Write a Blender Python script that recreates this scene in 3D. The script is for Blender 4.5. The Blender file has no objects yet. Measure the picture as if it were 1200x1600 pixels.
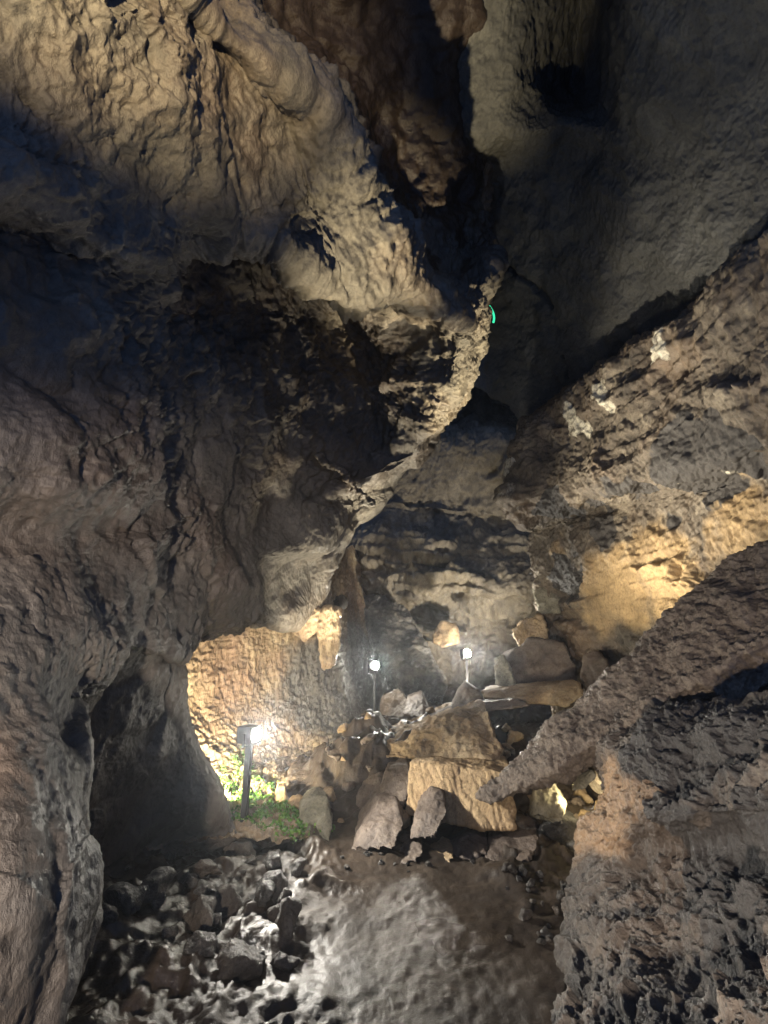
import bpy, bmesh, math, random
import numpy as np
from mathutils import Vector, Matrix

# ------------------------------------------------------------------ camera, world, exposure
S = bpy.context.scene
C = S.collection
EYE = np.array((0.0, 0.0, 1.6)); TILT = math.radians(15.3); FPX = 733.0
cam = bpy.data.objects.new("camera", bpy.data.cameras.new("camera"))
C.objects.link(cam); S.camera = cam
cam.location = EYE; cam.rotation_euler = (math.radians(90) + TILT, 0, 0)
cam.data.sensor_fit = 'VERTICAL'; cam.data.angle_y = 2 * math.atan(800 / FPX)
cam.data.clip_start = 0.05; cam.data.clip_end = 200
W = bpy.data.worlds.new("World"); S.world = W; W.use_nodes = True
bg = W.node_tree.nodes["Background"]
bg.inputs[0].default_value = (0.26, 0.46, 1.0, 1); bg.inputs[1].default_value = 0.42
S.view_settings.view_transform = 'Standard'; S.view_settings.look = 'None'
S.view_settings.exposure = 0.0; S.view_settings.gamma = 1.0
S.render.engine = 'CYCLES'
S.cycles.use_denoising = True
S.cycles.max_bounces = 5; S.cycles.diffuse_bounces = 1; S.cycles.glossy_bounces = 2
S.cycles.sample_clamp_indirect = 3.0; S.cycles.sample_clamp_direct = 0
S.cycles.caustics_reflective = False; S.cycles.caustics_refractive = False

def look(name, loc, to, watts, cone=150, blend=0.6, col=(1, .9, .72), size=.06):
    """a spot light aimed at a point, without its fixture"""
    l = bpy.data.lights.new(name, 'SPOT'); l.energy = watts; l.color = col
    l.spot_size = math.radians(cone); l.spot_blend = blend; l.shadow_soft_size = size
    o = bpy.data.objects.new(name, l); C.objects.link(o); o.location = loc
    d = Vector(to) - Vector(loc); o.rotation_euler = d.to_track_quat('-Z', 'Y').to_euler()
    return o

# ------------------------------------------------------------------ survey: bearing + distance -> place
RX = np.array((1., 0, 0)); UP = np.array((0., -math.sin(TILT), math.cos(TILT))); FW = np.array((0., math.cos(TILT), math.sin(TILT)))
def ray(px, py):
    d = RX * (px - 600) / FPX + UP * (800 - py) / FPX + FW
    return d / np.linalg.norm(d)
def at(px, py, r): return EYE + ray(px, py) * r
def ground(px, py, z=0.0):
    d = ray(px, py); return EYE + d * ((z - EYE[2]) / d[2])

# unseen spots without fixtures, aimed at regions; some are added fill
WARM = (1, .84, .58); COOL = (1, .95, .86)
look("flood_light_wall_foot", (-.55, -1.0, 2.2), at(225, -85, 3.9), 2300, 37, .9, (1, .78, .43), .04)
look("fill_light_rim", at(320, 1300, 2.9), at(615, 340, 4.8), 3600, 24, 1.0, (1, .82, .50), .04)  # extra spot added to light the lower crest; no lamp stands here
look("flood_light_alcove", at(315, 1235, 5.1), at(430, 1000, 6.2), 450, 165, .5, (1, .87, .60), .05)
look("flood_light_path_start", (-.45, .15, .55), at(1060, 1290, 3.0), 600, 54, .9, (1, .85, .70), .06)
look("fill_light_entrance", (-.55, -.9, 1.3), at(-20, 1130, 2.0), 1100, 56, .95, (1, .84, .68), .06)  # unseen spot added to light the left front wall
look("fill_light_chamber", at(612, 1120, 5.9), at(1025, 735, 5.8), 1500, 47, .9, (1, .88, .68), .05)  # added fill to brighten the right wall, no lamp of the cave
look("fill_light_arch", at(535, 1130, 5.6), at(500, 880, 5.7), 420, 64, .8, (1, .87, .62), .04)  # added fill for the underside of the arch
look("fill_light_rib", at(612, 1125, 5.95), at(600, 745, 5.85), 1100, 30, .9, (1, .87, .62), .04)  # narrow beam added to brighten the diagonal rib
look("flood_light_under_slab", at(905, 1262, 4.65), at(890, 1200, 4.9), 40, 160, .5, (1, .85, .5), .04)
look("fill_light_behind_slab", at(1015, 1055, 5.7), at(726, 600, 5.75), 3600, 27, .8, (1, .82, .5), .04)  # unseen beam added to light the strip along the overhang's edge
look("flood_light_right_wall", at(985, 1085, 5.5), at(1020, 830, 6.0), 60, 100, .8, (1, .86, .62), .05)
look("fill_light_far_wall", at(770, 1095, 7.8), at(690, 920, 9.7), 680, 90, .9, (1, .9, .72), .05)  # unseen fill added to brighten the far wall

# ------------------------------------------------------------------ noise (numpy)
_rng = np.random.default_rng(11)
_perm = np.concatenate([_rng.permutation(256)] * 3).astype(np.int32)
_grad = _rng.normal(size=(256, 3)); _grad /= np.linalg.norm(_grad, axis=1)[:, None]
_jit = _rng.random((256, 3))
def perlin(p):
    i = np.floor(p).astype(np.int64); f = p - i; u = f * f * f * (f * (f * 6 - 15) + 10)
    i &= 255
    r = 0
    for dx in (0, 1):
        wx = u[:, 0] if dx else 1 - u[:, 0]
        a = _perm[(i[:, 0] + dx) & 255]
        for dy in (0, 1):
            wy = u[:, 1] if dy else 1 - u[:, 1]
            b = _perm[a + ((i[:, 1] + dy) & 255)]
            for dz in (0, 1):
                wz = u[:, 2] if dz else 1 - u[:, 2]
                g = _grad[_perm[b + ((i[:, 2] + dz) & 255)]]
                r = r + wx * wy * wz * (g[:, 0] * (f[:, 0] - dx) + g[:, 1] * (f[:, 1] - dy) + g[:, 2] * (f[:, 2] - dz))
    return r * 1.6
def fbm(p, s, o=4, g=.5, lac=2.03):
    r = 0; a = 1; q = p * s
    for k in range(o):
        r = r + a * perlin(q + 17.3 * k); a *= g; q = q * lac
    return r
def ridged(p, s, o=4, g=.5):
    r = 0; a = 1; q = p * s
    for k in range(o):
        r = r + a * (1 - 2 * np.abs(perlin(q + 9.1 * k))); a *= g; q = q * 2.1
    return r
def worley(p):
    i = np.floor(p).astype(np.int64); f1 = np.full(len(p), 9.); f2 = f1.copy()
    for dx in (-1, 0, 1):
        for dy in (-1, 0, 1):
            for dz in (-1, 0, 1):
                c = i + (dx, dy, dz)
                h = _perm[_perm[_perm[c[:, 0] & 255] + (c[:, 1] & 255)] + (c[:, 2] & 255)]
                d = np.sum((c + _jit[h] - p) ** 2, axis=1)
                f2 = np.where(d < f1, f1, np.minimum(f2, d)); f1 = np.minimum(f1, d)
    return np.sqrt(f1), np.sqrt(f2)
def sstep(a, b, x):
    t = np.clip((x - a) / (b - a), 0, 1); return t * t * (3 - 2 * t)
def facets(p, s, warp=.18):
    """broken rock: every fragment a tilted plane with its own height; also the crease map between fragments"""
    w = (p + warp / s * np.stack([fbm(p + 3.1, s * 1.5, 2), fbm(p + 7.7, s * 1.5, 2), fbm(p + 1.9, s * 1.5, 2)], 1)) * s
    i = np.floor(w).astype(np.int64); f1 = np.full(len(p), 9.); f2 = f1.copy(); v = np.zeros(len(p))
    for dx in (-1, 0, 1):
        for dy in (-1, 0, 1):
            for dz in (-1, 0, 1):
                c = i + (dx, dy, dz)
                h = _perm[_perm[_perm[c[:, 0] & 255] + (c[:, 1] & 255)] + (c[:, 2] & 255)]
                r = w - (c + _jit[h]); d = np.sum(r * r, axis=1)
                hv = _jit[(h * 7 + 3) & 255, 0] - .5 + np.sum(_grad[(h * 5 + 1) & 255] * r, axis=1) * .75
                v = np.where(d < f1, hv, v)
                f2 = np.where(d < f1, f1, np.minimum(f2, d)); f1 = np.minimum(f1, d)
    return v, sstep(0, .16, np.sqrt(f2) - np.sqrt(f1))
def chunks(p, s):
    a, c = facets(p, s); return .5 + .55 * a * (.35 + .65 * c) - .12 * (1 - c)

# ------------------------------------------------------------------ mesh plumbing
def link_mesh(name, v, faces, mat, attrs=None, smooth=True):
    me = bpy.data.meshes.new(name); n = len(v); m = len(faces); k = faces.shape[1]
    me.vertices.add(n); me.vertices.foreach_set("co", np.ascontiguousarray(v, dtype=np.float32).ravel())
    me.loops.add(m * k); me.loops.foreach_set("vertex_index", faces.astype(np.int32).ravel())
    me.polygons.add(m); me.polygons.foreach_set("loop_start", np.arange(0, m * k, k, dtype=np.int32))
    me.polygons.foreach_set("use_smooth", np.full(m, smooth))
    me.update(calc_edges=True); me.validate()
    for an, av in (attrs or {}).items():
        a = me.attributes.new(an, 'FLOAT', 'POINT'); a.data.foreach_set("value", av.astype(np.float32))
    me.materials.append(mat)
    o = bpy.data.objects.new(name, me); C.objects.link(o); return o
def tag(o, label=None, cat=None, group=None, kind=None):
    for k, x in (("label", label), ("category", cat), ("group", group), ("kind", kind)):
        if x: o[k] = x
    return o
def spline(P, n, tens=.8):
    """resample along axis 0 with a cardinal spline, points shared out by mean arc length"""
    P = np.asarray(P, float); m = len(P)
    seg = np.linalg.norm(np.diff(P, axis=0), axis=-1)
    while seg.ndim > 1: seg = seg.mean(axis=-1)
    seg = np.maximum(seg, seg.sum() * .012)
    t = np.concatenate([[0], np.cumsum(seg)]); T = np.zeros_like(P)
    for k in range(m):
        a, b = max(k - 1, 0), min(k + 1, m - 1)
        if 0 < k < m - 1:
            l, r = (P[k] - P[k-1]) / seg[k-1], (P[k+1] - P[k]) / seg[k]
            T[k] = tens * (l * seg[k] + r * seg[k-1]) / (seg[k] + seg[k-1])
        else: T[k] = (P[b] - P[a]) / (t[b] - t[a])
    x = np.linspace(0, t[-1], n); j = np.clip(np.searchsorted(t, x, side='right') - 1, 0, m - 2)
    h = seg[j]; s = (x - t[j]) / h
    sh = (n,) + (1,) * (P.ndim - 1); s = s.reshape(sh); h = h.reshape(sh)
    return (2*s**3 - 3*s**2 + 1) * P[j] + (s**3 - 2*s**2 + s) * h * T[j] + (-2*s**3 + 3*s**2) * P[j+1] + (s**3 - s**2) * h * T[j+1]
def grid_normals(G):
    du = np.gradient(G, axis=1); dv = np.gradient(G, axis=0)
    n = np.cross(du, dv); n /= np.maximum(np.linalg.norm(n, axis=2), 1e-9)[..., None]
    return n
def grid_faces(nv, nu):
    a = np.arange(nv * nu).reshape(nv, nu)
    return np.stack([a[:-1, :-1], a[:-1, 1:], a[1:, 1:], a[1:, :-1]], -1).reshape(-1, 4)
def sheet(name, rows, nv, nu, disp, mat, tint=None, tens=.8, crust=None, painted_dark=None):
    G0 = np.array([[at(*q) for q in row] for row in rows])
    G = spline(G0, nv, tens); G = np.swapaxes(spline(np.swapaxes(G, 0, 1), nu, tens), 0, 1)
    N = grid_normals(G)
    view = EYE - G; s = np.sign(np.sum(N * view, axis=2).mean()); N *= s
    p = G.reshape(-1, 3); n = N.reshape(-1, 3)
    d = disp(p, n)
    q = p + n * d[:, None]
    f = grid_faces(nv, nu)
    if s < 0: f = f[:, ::-1]
    at_ = {k: g(p) for k, g in (("tint", tint), ("crust", crust), ("painted_dark", painted_dark)) if g}
    return link_mesh(name, q, f, mat, at_)
def blobs(lst):
    """mask: soft-edged patches with ragged outline"""
    cs = [(at(*c), r, v) for c, r, v in lst]
    def f(p):
        w = p + .18 * np.stack([fbm(p, 3, 3), fbm(p + 5, 3, 3), fbm(p + 9, 3, 3)], 1)
        t = np.zeros(len(p))
        for c, r, v in cs:
            d = np.linalg.norm(w - c, axis=1) / r
            t = np.maximum(t, v * (1 - sstep(.55, 1.05, d)))
        return t
    return f

# ------------------------------------------------------------------ materials
def nd(nt, typ, ins=None, **props):
    n = nt.nodes.new(typ)
    for k, x in props.items(): setattr(n, k, x)
    for k, x in (ins or {}).items():
        if isinstance(x, bpy.types.NodeSocket): nt.links.new(x, n.inputs[k])
        else: n.inputs[k].default_value = x
    return n
def ramp(nt, fac, stops):
    r = nd(nt, 'ShaderNodeValToRGB', {0: fac}); e = r.color_ramp.elements
    while len(e) < len(stops): e.new(.5)
    for q, (pos, c) in zip(e, stops):
        q.position = pos; q.color = (*c, 1) if len(c) == 3 else c
    return r.outputs[0]
def rock_mat(name, dark, mid, light, accent=None, tint=None, scale=3.0, stretch=(1, 1, 1), rough=(.45, .85), bump=.5, fine=45., wet=0.0, spec=.4, crust=None, painted_dark=None):
    m = bpy.data.materials.new(name); m.use_nodes = True; nt = m.node_tree
    b = nt.nodes["Principled BSDF"]
    tc = nd(nt, 'ShaderNodeTexCoord').outputs['Object']
    mp = nd(nt, 'ShaderNodeMapping', {0: tc, 3: stretch}).outputs[0]
    n1 = nd(nt, 'ShaderNodeTexNoise', {0: mp, 'Scale': scale, 'Detail': 9., 'Roughness': .68, 'Distortion': .4}).outputs[0]
    n2 = nd(nt, 'ShaderNodeTexNoise', {0: tc, 'Scale': .9, 'Detail': 4., 'Roughness': .6}).outputs[0]
    n3 = nd(nt, 'ShaderNodeTexNoise', {0: mp, 'Scale': fine, 'Detail': 5., 'Roughness': .7}).outputs[0]
    vo = nd(nt, 'ShaderNodeTexVoronoi', {0: mp, 'Scale': fine * .45}).outputs[0]
    col = ramp(nt, n1, [(.28, dark), (.5, mid), (.72, light)])
    if accent:
        am = ramp(nt, n2, [(.46, (0, 0, 0)), (.66, (1, 1, 1))])
        col = nd(nt, 'ShaderNodeMix', {0: am, 6: col, 7: ramp(nt, n1, [(.25, tuple(x * .35 for x in accent)), (.6, accent)])}, data_type='RGBA').outputs[2]
    if tint:
        ta = nd(nt, 'ShaderNodeAttribute', attribute_name="tint").outputs['Fac']
        col = nd(nt, 'ShaderNodeMix', {0: ta, 6: col, 7: ramp(nt, n1, [(.25, tuple(x * .5 for x in tint)), (.55, tint), (.8, tuple(min(1, x * 1.3) for x in tint))])}, data_type='RGBA').outputs[2]
    for an, cc in (("painted_dark", painted_dark), ("crust", crust)):  # dark patches, partly painted shade, and pale mineral crust
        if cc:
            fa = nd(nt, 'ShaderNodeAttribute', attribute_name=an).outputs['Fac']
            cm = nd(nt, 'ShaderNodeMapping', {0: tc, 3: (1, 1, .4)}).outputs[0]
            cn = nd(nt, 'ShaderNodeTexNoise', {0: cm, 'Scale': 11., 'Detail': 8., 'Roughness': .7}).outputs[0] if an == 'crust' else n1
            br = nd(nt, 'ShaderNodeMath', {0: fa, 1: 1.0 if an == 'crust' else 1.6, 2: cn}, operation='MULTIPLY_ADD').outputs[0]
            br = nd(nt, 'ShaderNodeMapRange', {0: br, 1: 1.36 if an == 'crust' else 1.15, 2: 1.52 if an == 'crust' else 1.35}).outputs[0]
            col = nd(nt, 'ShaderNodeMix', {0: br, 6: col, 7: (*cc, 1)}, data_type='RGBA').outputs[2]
    pit = ramp(nt, n3, [(.3, (.45, .42, .4)), (.5, (.95, .95, .95)), (.75, (1.25, 1.22, 1.15))])
    col = nd(nt, 'ShaderNodeMix', {0: .8, 6: col, 7: pit}, data_type='RGBA', blend_type='MULTIPLY').outputs[2]
    nt.links.new(col, b.inputs['Base Color'])
    ro = nd(nt, 'ShaderNodeMapRange', {0: n2, 1: .35, 2: .65, 3: rough[1], 4: rough[0]}).outputs[0]
    nt.links.new(ro, b.inputs['Roughness'])
    b.inputs['Specular IOR Level'].default_value = spec
    if wet: b.inputs['Coat Weight'].default_value = wet; b.inputs['Coat Roughness'].default_value = .28
    h = nd(nt, 'ShaderNodeMath', {0: vo, 1: .25, 2: n3}, operation='MULTIPLY_ADD').outputs[0]
    bu = nd(nt, 'ShaderNodeBump', {'Strength': bump, 'Distance': .03, 'Height': h}).outputs[0]
    h2 = nd(nt, 'ShaderNodeBump', {'Strength': bump * .8, 'Distance': .08, 'Height': n1, 'Normal': bu}).outputs[0]
    nt.links.new(h2, b.inputs['Normal'])
    if wet: nt.links.new(h2, b.inputs['Coat Normal'])
    return m
def plain(name, col, rough=.5, metal=0., emit=None, strength=0.):
    m = bpy.data.materials.new(name); m.use_nodes = True; nt = m.node_tree; b = nt.nodes["Principled BSDF"]
    n = nd(nt, 'ShaderNodeTexNoise', {'Scale': 30., 'Detail': 4.}).outputs[0]
    c = ramp(nt, n, [(.3, tuple(x * .75 for x in col)), (.7, col)])
    nt.links.new(c, b.inputs['Base Color']); b.inputs['Roughness'].default_value = rough; b.inputs['Metallic'].default_value = metal
    if emit: b.inputs['Emission Color'].default_value = (*emit, 1); b.inputs['Emission Strength'].default_value = strength
    return m
M = dict(
    overhang=rock_mat("overhang_rock", (0.035, 0.033, 0.031), (0.0775, 0.071, 0.064), (0.16, 0.145, 0.122), accent=(0.1, 0.08, 0.065), scale=2.2, stretch=(1, 1, .7), wet=.12, bump=.5, fine=30., painted_dark=(.030, .020, .015)),
    ceiling=rock_mat("grey_rock", (.036,.0365,.036), (.066,.066,.062), (.115,.114,.103), scale=1.6, bump=.35, rough=(.6, .9)),
    wall=rock_mat("brown_rock", (0.048, 0.04, 0.032), (0.136, 0.112, 0.084), (0.32, 0.276, 0.208), accent=(0.192, 0.136, 0.088), tint=(.47, .33, .165), scale=3.2, stretch=(1, 1, .6), wet=.1, crust=(.62, .58, .46), painted_dark=(.055, .05, .046)),
    back=rock_mat("far_rock", (0.06, 0.0525, 0.045), (0.15, 0.131, 0.105), (0.3, 0.262, 0.203), accent=(0.18, 0.15, 0.105), scale=2.5, stretch=(1, 1, .5)),
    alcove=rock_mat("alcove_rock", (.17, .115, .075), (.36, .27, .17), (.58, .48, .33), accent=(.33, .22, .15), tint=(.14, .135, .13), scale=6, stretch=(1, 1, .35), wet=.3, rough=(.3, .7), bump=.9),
    outcrop=rock_mat("outcrop_rock", (0.031, 0.0273, 0.0248), (0.093, 0.0794, 0.067), (0.223, 0.195, 0.161), accent=(0.124, 0.0961, 0.0744), tint=(.40, .27, .16), scale=4, wet=.35, rough=(.3, .7), bump=.8, painted_dark=(.05, .047, .045)),
    slab=rock_mat("slab_rock", (0.0675, 0.0525, 0.0413), (0.173, 0.135, 0.105), (0.315, 0.262, 0.203), scale=7, wet=.2, rough=(.4, .8), bump=1.0),
    tan=rock_mat("tan_rock", (0.145, 0.0978, 0.0553), (0.323, 0.23, 0.132), (0.493, 0.383, 0.238), scale=4, bump=.5, rough=(.6, .9)),
    ribbed=rock_mat("ribbed_rock", (.22, .14, .075), (.44, .305, .165), (.60, .44, .25), scale=5, stretch=(1.6, 1.6, .25), bump=.6, rough=(.6, .9)),
    brown=rock_mat("rubble_rock", (0.0576, 0.0446, 0.036), (0.13, 0.0994, 0.0778), (0.23, 0.184, 0.144), scale=4, bump=.5, rough=(.5, .85), wet=.08),
    black=rock_mat("wet_black_rock", (.03, .028, .027), (.09, .085, .08), (.2, .18, .15), scale=5, bump=1.0, rough=(.2, .5), wet=.6),
    pale=rock_mat("pale_rock", (0.112, 0.104, 0.072), (0.24, 0.22, 0.16), (0.4, 0.368, 0.288), scale=7, bump=.7, rough=(.6, .9)),
    ground=rock_mat("floor_rock", (.022, .017, .014), (.046, .035, .027), (.082, .065, .05), scale=3, wet=.22, rough=(.10, .7), bump=.26, fine=40, spec=.3),
)

# ------------------------------------------------------------------ big rock forms
def rough_disp(big=.10, mid=.05, knob=.05, fine=.012, ks=4.5, st=(1, 1, 1), strata=0., sfreq=3.0, tilt=(0, 0, 1), fade=None):
    st = np.array(st, float); tl = np.array(tilt, float)
    def f(p, n):
        q = p * st
        d = big * fbm(q, 1.1, 3) + mid * ridged(q + 4, 2.8, 3) * .6 + knob * (chunks(q, ks) - .6)
        d = d + fine * (fbm(q + 2, 14, 3, .6) + .7 * ridged(q, 22, 2))
        if strata:
            h = (p @ tl) * sfreq + .55 * fbm(p, 1.1, 4)
            fr = h - np.floor(h); d = d + strata * (sstep(0, .75, fr) - sstep(.82, 1, fr) - .4) * np.clip(.55 + 1.3 * fbm(p + 31, .9, 3), .05, 1.4)
        return d if fade is None else d * fade(p)
    return f

R = [  # left mass: ceiling above the path, the dark hollow under its lip and the lit edge
 [(-500,-300,3.4),(-250,-300,3.3),(-60,-300,3.3),(60,-300,3.3),(120,-300,3.4),(160,-300,3.5),(200,-300,3.6),(230,-300,3.8),(700,-300,5.0),(760,-320,6.5)],
 [(-400,20,3.0),(-150,20,3.0),(0,10,3.1),(90,5,3.2),(170,0,3.4),(230,0,3.6),(275,-5,3.8),(310,0,4.0),(733,0,5.4),(790,0,7.0)],
 [(-400,200,2.7),(-150,200,2.75),(20,200,2.85),(150,200,3.1),(260,195,3.45),(360,190,3.9),(440,185,4.2),(520,190,4.5),(742,200,5.6),(800,180,7.2)],
 [(-400,280,2.6),(-150,280,2.7),(20,270,2.8),(170,290,3.1),(290,320,3.6),(390,330,4.05),(480,330,4.4),(580,310,4.75),(752,300,5.7),(805,300,7.2)],
 [(-400,340,2.5),(-150,340,2.65),(10,330,2.9),(190,380,3.2),(300,385,3.8),(420,380,4.2),(535,447,4.5),(642,402,4.85),(764,380,5.68),(810,380,7.2)],
 [(-400,380,2.5),(-150,380,2.65),(10,370,3.1),(190,430,3.5),(310,410,4.5),(430,402,5.3),(540,470,5.8),(690,490,5.15),(769,425,5.65),(815,430,7.2)],
 [(-400,480,2.4),(-150,480,2.5),(20,480,2.8),(180,490,3.5),(320,490,4.8),(450,490,5.8),(570,510,6.2),(708,520,5.4),(760,490,5.65),(812,490,7.1)],
 [(-400,560,2.4),(-150,560,2.4),(20,560,2.65),(180,570,3.3),(330,560,4.5),(470,560,5.8),(600,565,6.2),(705,575,5.5),(745,560,5.65),(795,560,7.0)],
 [(-400,650,2.35),(-150,650,2.35),(20,640,2.45),(170,660,2.85),(330,650,4.3),(460,660,5.5),(590,650,6.1),(672,655,5.7),(690,650,5.75),(735,650,7.0)],
 [(-400,730,2.3),(-150,730,2.3),(20,740,2.4),(190,760,2.85),(320,720,4.2),(440,720,5.2),(550,725,5.8),(636,716,5.75),(647,722,5.8),(695,720,7.0)],
 [(-400,820,2.25),(-150,820,2.3),(20,830,2.55),(180,830,3.2),(310,800,4.2),(410,790,5.1),(468,785,5.5),(492,786,5.5),(597,775,5.82),(640,775,7.0)],
 [(-400,880,2.2),(-150,880,2.25),(20,880,2.5),(170,880,3.1),(300,860,4.1),(390,850,4.9),(462,845,5.3),(493,850,5.42),(545,838,5.8),(590,840,7.0)],
 [(-400,940,2.15),(-150,940,2.2),(20,940,2.4),(170,940,2.9),(285,930,4.0),(350,912,4.5),(400,895,4.95),(445,895,5.45),(516,895,5.75),(560,900,7.0)],
 [(-400,1000,2.15),(-150,1000,2.15),(20,1000,2.35),(170,1000,2.8),(294,1020,4.15),(345,985,4.8),(425,972,5.5),(472,975,6.0),(523,955,6.2),(565,955,7.0)],
 [(-400,1100,2.3),(-150,1100,2.3),(20,1080,2.6),(180,1060,3.3),(318,995,5.0),(372,960,5.6),(440,950,6.3),(485,955,6.8),(532,940,7.0),(575,940,7.4)],
]
R2 = []
for k, row in enumerate(R):
    h, i = row[8], row[9] if False else row[8]
    h, i, j_ = row[7], row[8], row[9]
    w = float(np.clip((6 - k) / 2.5, 0, 1))          # upper rows: the crest stands proud of a deep dark flank
    h = (h[0] - (10 if 5 < k < 9 else 0), h[1], h[2] - (.2 if k > 3 else .22) * w)
    i = (i[0] + (8 if 5 < k < 8 else 0), i[1], i[2] + (.55 if k > 4 else 1.5) * (1 if k < 11 else .3))
    m = (h[0] + (i[0] - h[0]) * (.5 - .22 * w), h[1] + (i[1] - h[1]) * (.5 - .22 * w), h[2] + (i[2] - h[2]) * .5 + .42 * w)
    R2.append(row[:7] + [h, m, i, (i[0] - 45, i[1], j_[2] + 1.2)])
R = R2
flank = blobs([((690,60,6.6), 1.1, 1), ((570,30,6.0), .85, 1), ((690,230,6.6), 1.0, 1), ((730,330,6.4), .6, 1), ((630,150,6.0), .8, 1), ((470,-60,5.9), .8, 1), ((650,-150,6.6), 1.4, 1), ((740,150,6.9), .8, 1), ((610,270,5.6), .45, 1), ((680,340,5.9), .5, 1)])  # brown flank rock, darkened further to put its shade into the colour
patchy = lambda p: (1 - .85 * flank(p)) * np.clip(.6 + 1.6 * fbm(p + 13, .8, 2) + .6 * sstep(3.2, 4.2, p[:, 2]), 0, 1.2)
od = rough_disp(.14, .025, .10, .007, 1.9, (1, .9, .9))
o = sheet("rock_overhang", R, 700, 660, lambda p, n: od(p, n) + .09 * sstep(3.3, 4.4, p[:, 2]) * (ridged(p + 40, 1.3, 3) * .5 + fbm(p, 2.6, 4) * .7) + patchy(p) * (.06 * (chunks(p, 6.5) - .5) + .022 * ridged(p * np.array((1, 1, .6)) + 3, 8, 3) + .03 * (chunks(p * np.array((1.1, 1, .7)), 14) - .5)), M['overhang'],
    painted_dark=flank)
tag(o, "huge dark overhang of cave rock on the left with a lit curving edge", "rock overhang")

R = [  # left wall foot and the jamb of the alcove
 [(-400,900,2.35),(-100,880,2.4),(60,880,2.7),(150,880,3.1),(230,890,3.7),(270,940,4.3),(255,940,5.4)],
 [(-400,1000,2.2),(-100,1000,2.2),(70,1000,2.4),(150,1000,3.0),(230,1000,3.4),(288,1015,4.2),(265,1015,5.4)],
 [(-400,1100,2.05),(-100,1100,2.05),(70,1100,2.3),(128,1100,3.3),(220,1100,3.8),(296,1100,4.3),(275,1095,5.4)],
 [(-400,1200,1.95),(-100,1200,1.95),(100,1200,2.2),(126,1200,3.6),(235,1200,4.05),(330,1200,4.35),(310,1190,5.2)],
 [(-400,1280,1.9),(-100,1280,1.9),(106,1280,2.15),(128,1280,3.8),(245,1280,4.3),(368,1290,4.5),(350,1280,5.0)],
 [(-400,1360,1.85),(-100,1360,1.85),(108,1360,2.1),(132,1335,4.0),(255,1335,4.6),(385,1335,4.65),(375,1320,5.0)],
 [(-400,1440,1.8),(-100,1440,1.85),(100,1440,2.1),(140,1390,4.2),(260,1375,4.75),(390,1365,4.75),(385,1345,5.0)],
 [(-400,1800,1.9),(-100,1800,1.95),(20,1750,2.2),(120,1560,4.3),(265,1440,4.9),(395,1420,4.95),(395,1390,5.1)],
]
o = sheet("rock_wall", R, 420, 360, rough_disp(.10, .03, .08, .006, 2.2, (1, 1, .8)), M['overhang'])
tag(o, "dark wet left cave wall from the floor up to the alcove's edge", "rock wall")

R = [  # the lit alcove and the wall running on behind it
 [(200,880,5.8),(320,880,6.2),(400,880,6.5),(470,880,6.8),(515,870,7.2),(535,860,8.6),(550,850,11.0)],
 [(200,1000,5.9),(310,1000,6.3),(400,1000,6.7),(470,1000,6.9),(525,1000,7.2),(565,1000,8.3),(600,1000,10.0)],
 [(200,1100,5.8),(310,1100,6.2),(400,1100,6.6),(470,1100,6.8),(530,1090,7.0),(580,1080,7.9),(640,1070,9.3)],
 [(200,1180,5.6),(320,1180,5.9),(400,1180,6.2),(470,1180,6.4),(530,1160,6.7),(580,1150,7.4),(640,1140,8.3)],
 [(200,1250,5.2),(330,1250,5.35),(400,1250,5.45),(460,1240,5.6),(520,1230,6.0),(580,1220,6.3),(640,1210,6.8)],
 [(200,1330,4.5),(330,1330,4.5),(400,1330,4.5),(460,1330,4.6),(520,1320,5.0),(580,1310,5.3),(640,1300,5.7)],
]
def alc(p, n):
    q = p * np.array((1, 1, .28))
    return .06 * fbm(p, .9, 3) + .05 * ridged(q, 3.2, 3) * .7 + .02 * ridged(p * np.array((1, 1, .5)), 14, 3) + .018 * fbm(p, 20, 3, .6)
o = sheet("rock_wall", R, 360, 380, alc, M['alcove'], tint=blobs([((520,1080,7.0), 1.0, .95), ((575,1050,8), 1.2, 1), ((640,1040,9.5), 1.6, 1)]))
tag(o, "brightly lit tan alcove wall behind the left lamp post", "rock wall")

R = [  # far chamber wall
 [(380,480,12.0),(560,480,11.0),(680,480,10.5),(760,480,10.2),(830,480,10),(950,480,9.5)],
 [(380,580,12),(560,580,11.0),(680,600,10.6),(740,605,12.4),(800,620,12.4),(950,600,9.8)],
 [(380,650,12),(560,650,11.0),(670,660,10.6),(740,655,12.0),(810,665,12.2),(950,660,9.8)],
 [(380,700,12),(560,700,10.8),(670,690,10.3),(740,685,10.3),(820,690,10.2),(950,700,9.6)],
 [(380,790,12),(560,790,10.6),(660,800,10.5),(740,810,10.7),(830,820,10.4),(950,800,9.6)],
 [(380,830,12),(560,830,10.2),(650,845,10.0),(740,860,10.0),(830,860,9.9),(950,860,9.4)],
 [(380,930,12),(560,930,10.1),(650,930,9.6),(740,935,9.5),(830,930,9.5),(950,930,9.2)],
 [(380,960,12),(560,960,10.3),(650,960,10.1),(740,965,10.1),(830,960,10),(950,960,9.4)],
 [(380,1130,12),(560,1130,10.0),(650,1130,9.7),(740,1130,9.7),(830,1130,9.6),(950,1130,9.2)],
]
o = sheet("rock_wall", R, 420, 340, (lambda a, b: lambda p, n: a(p, n) + b(p, n))(rough_disp(.1, .05, .07, .02, 3.0, (1, 1, .8), .24, 1.25, (.10, 0, 1)), rough_disp(0, 0, .06, .02, 6, (1, 1, 1.2), .07, 4.3, (.12, 0, 1))), M['back'])
tag(o, "layered far wall of the chamber behind the two far lamps", "rock wall")

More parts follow.
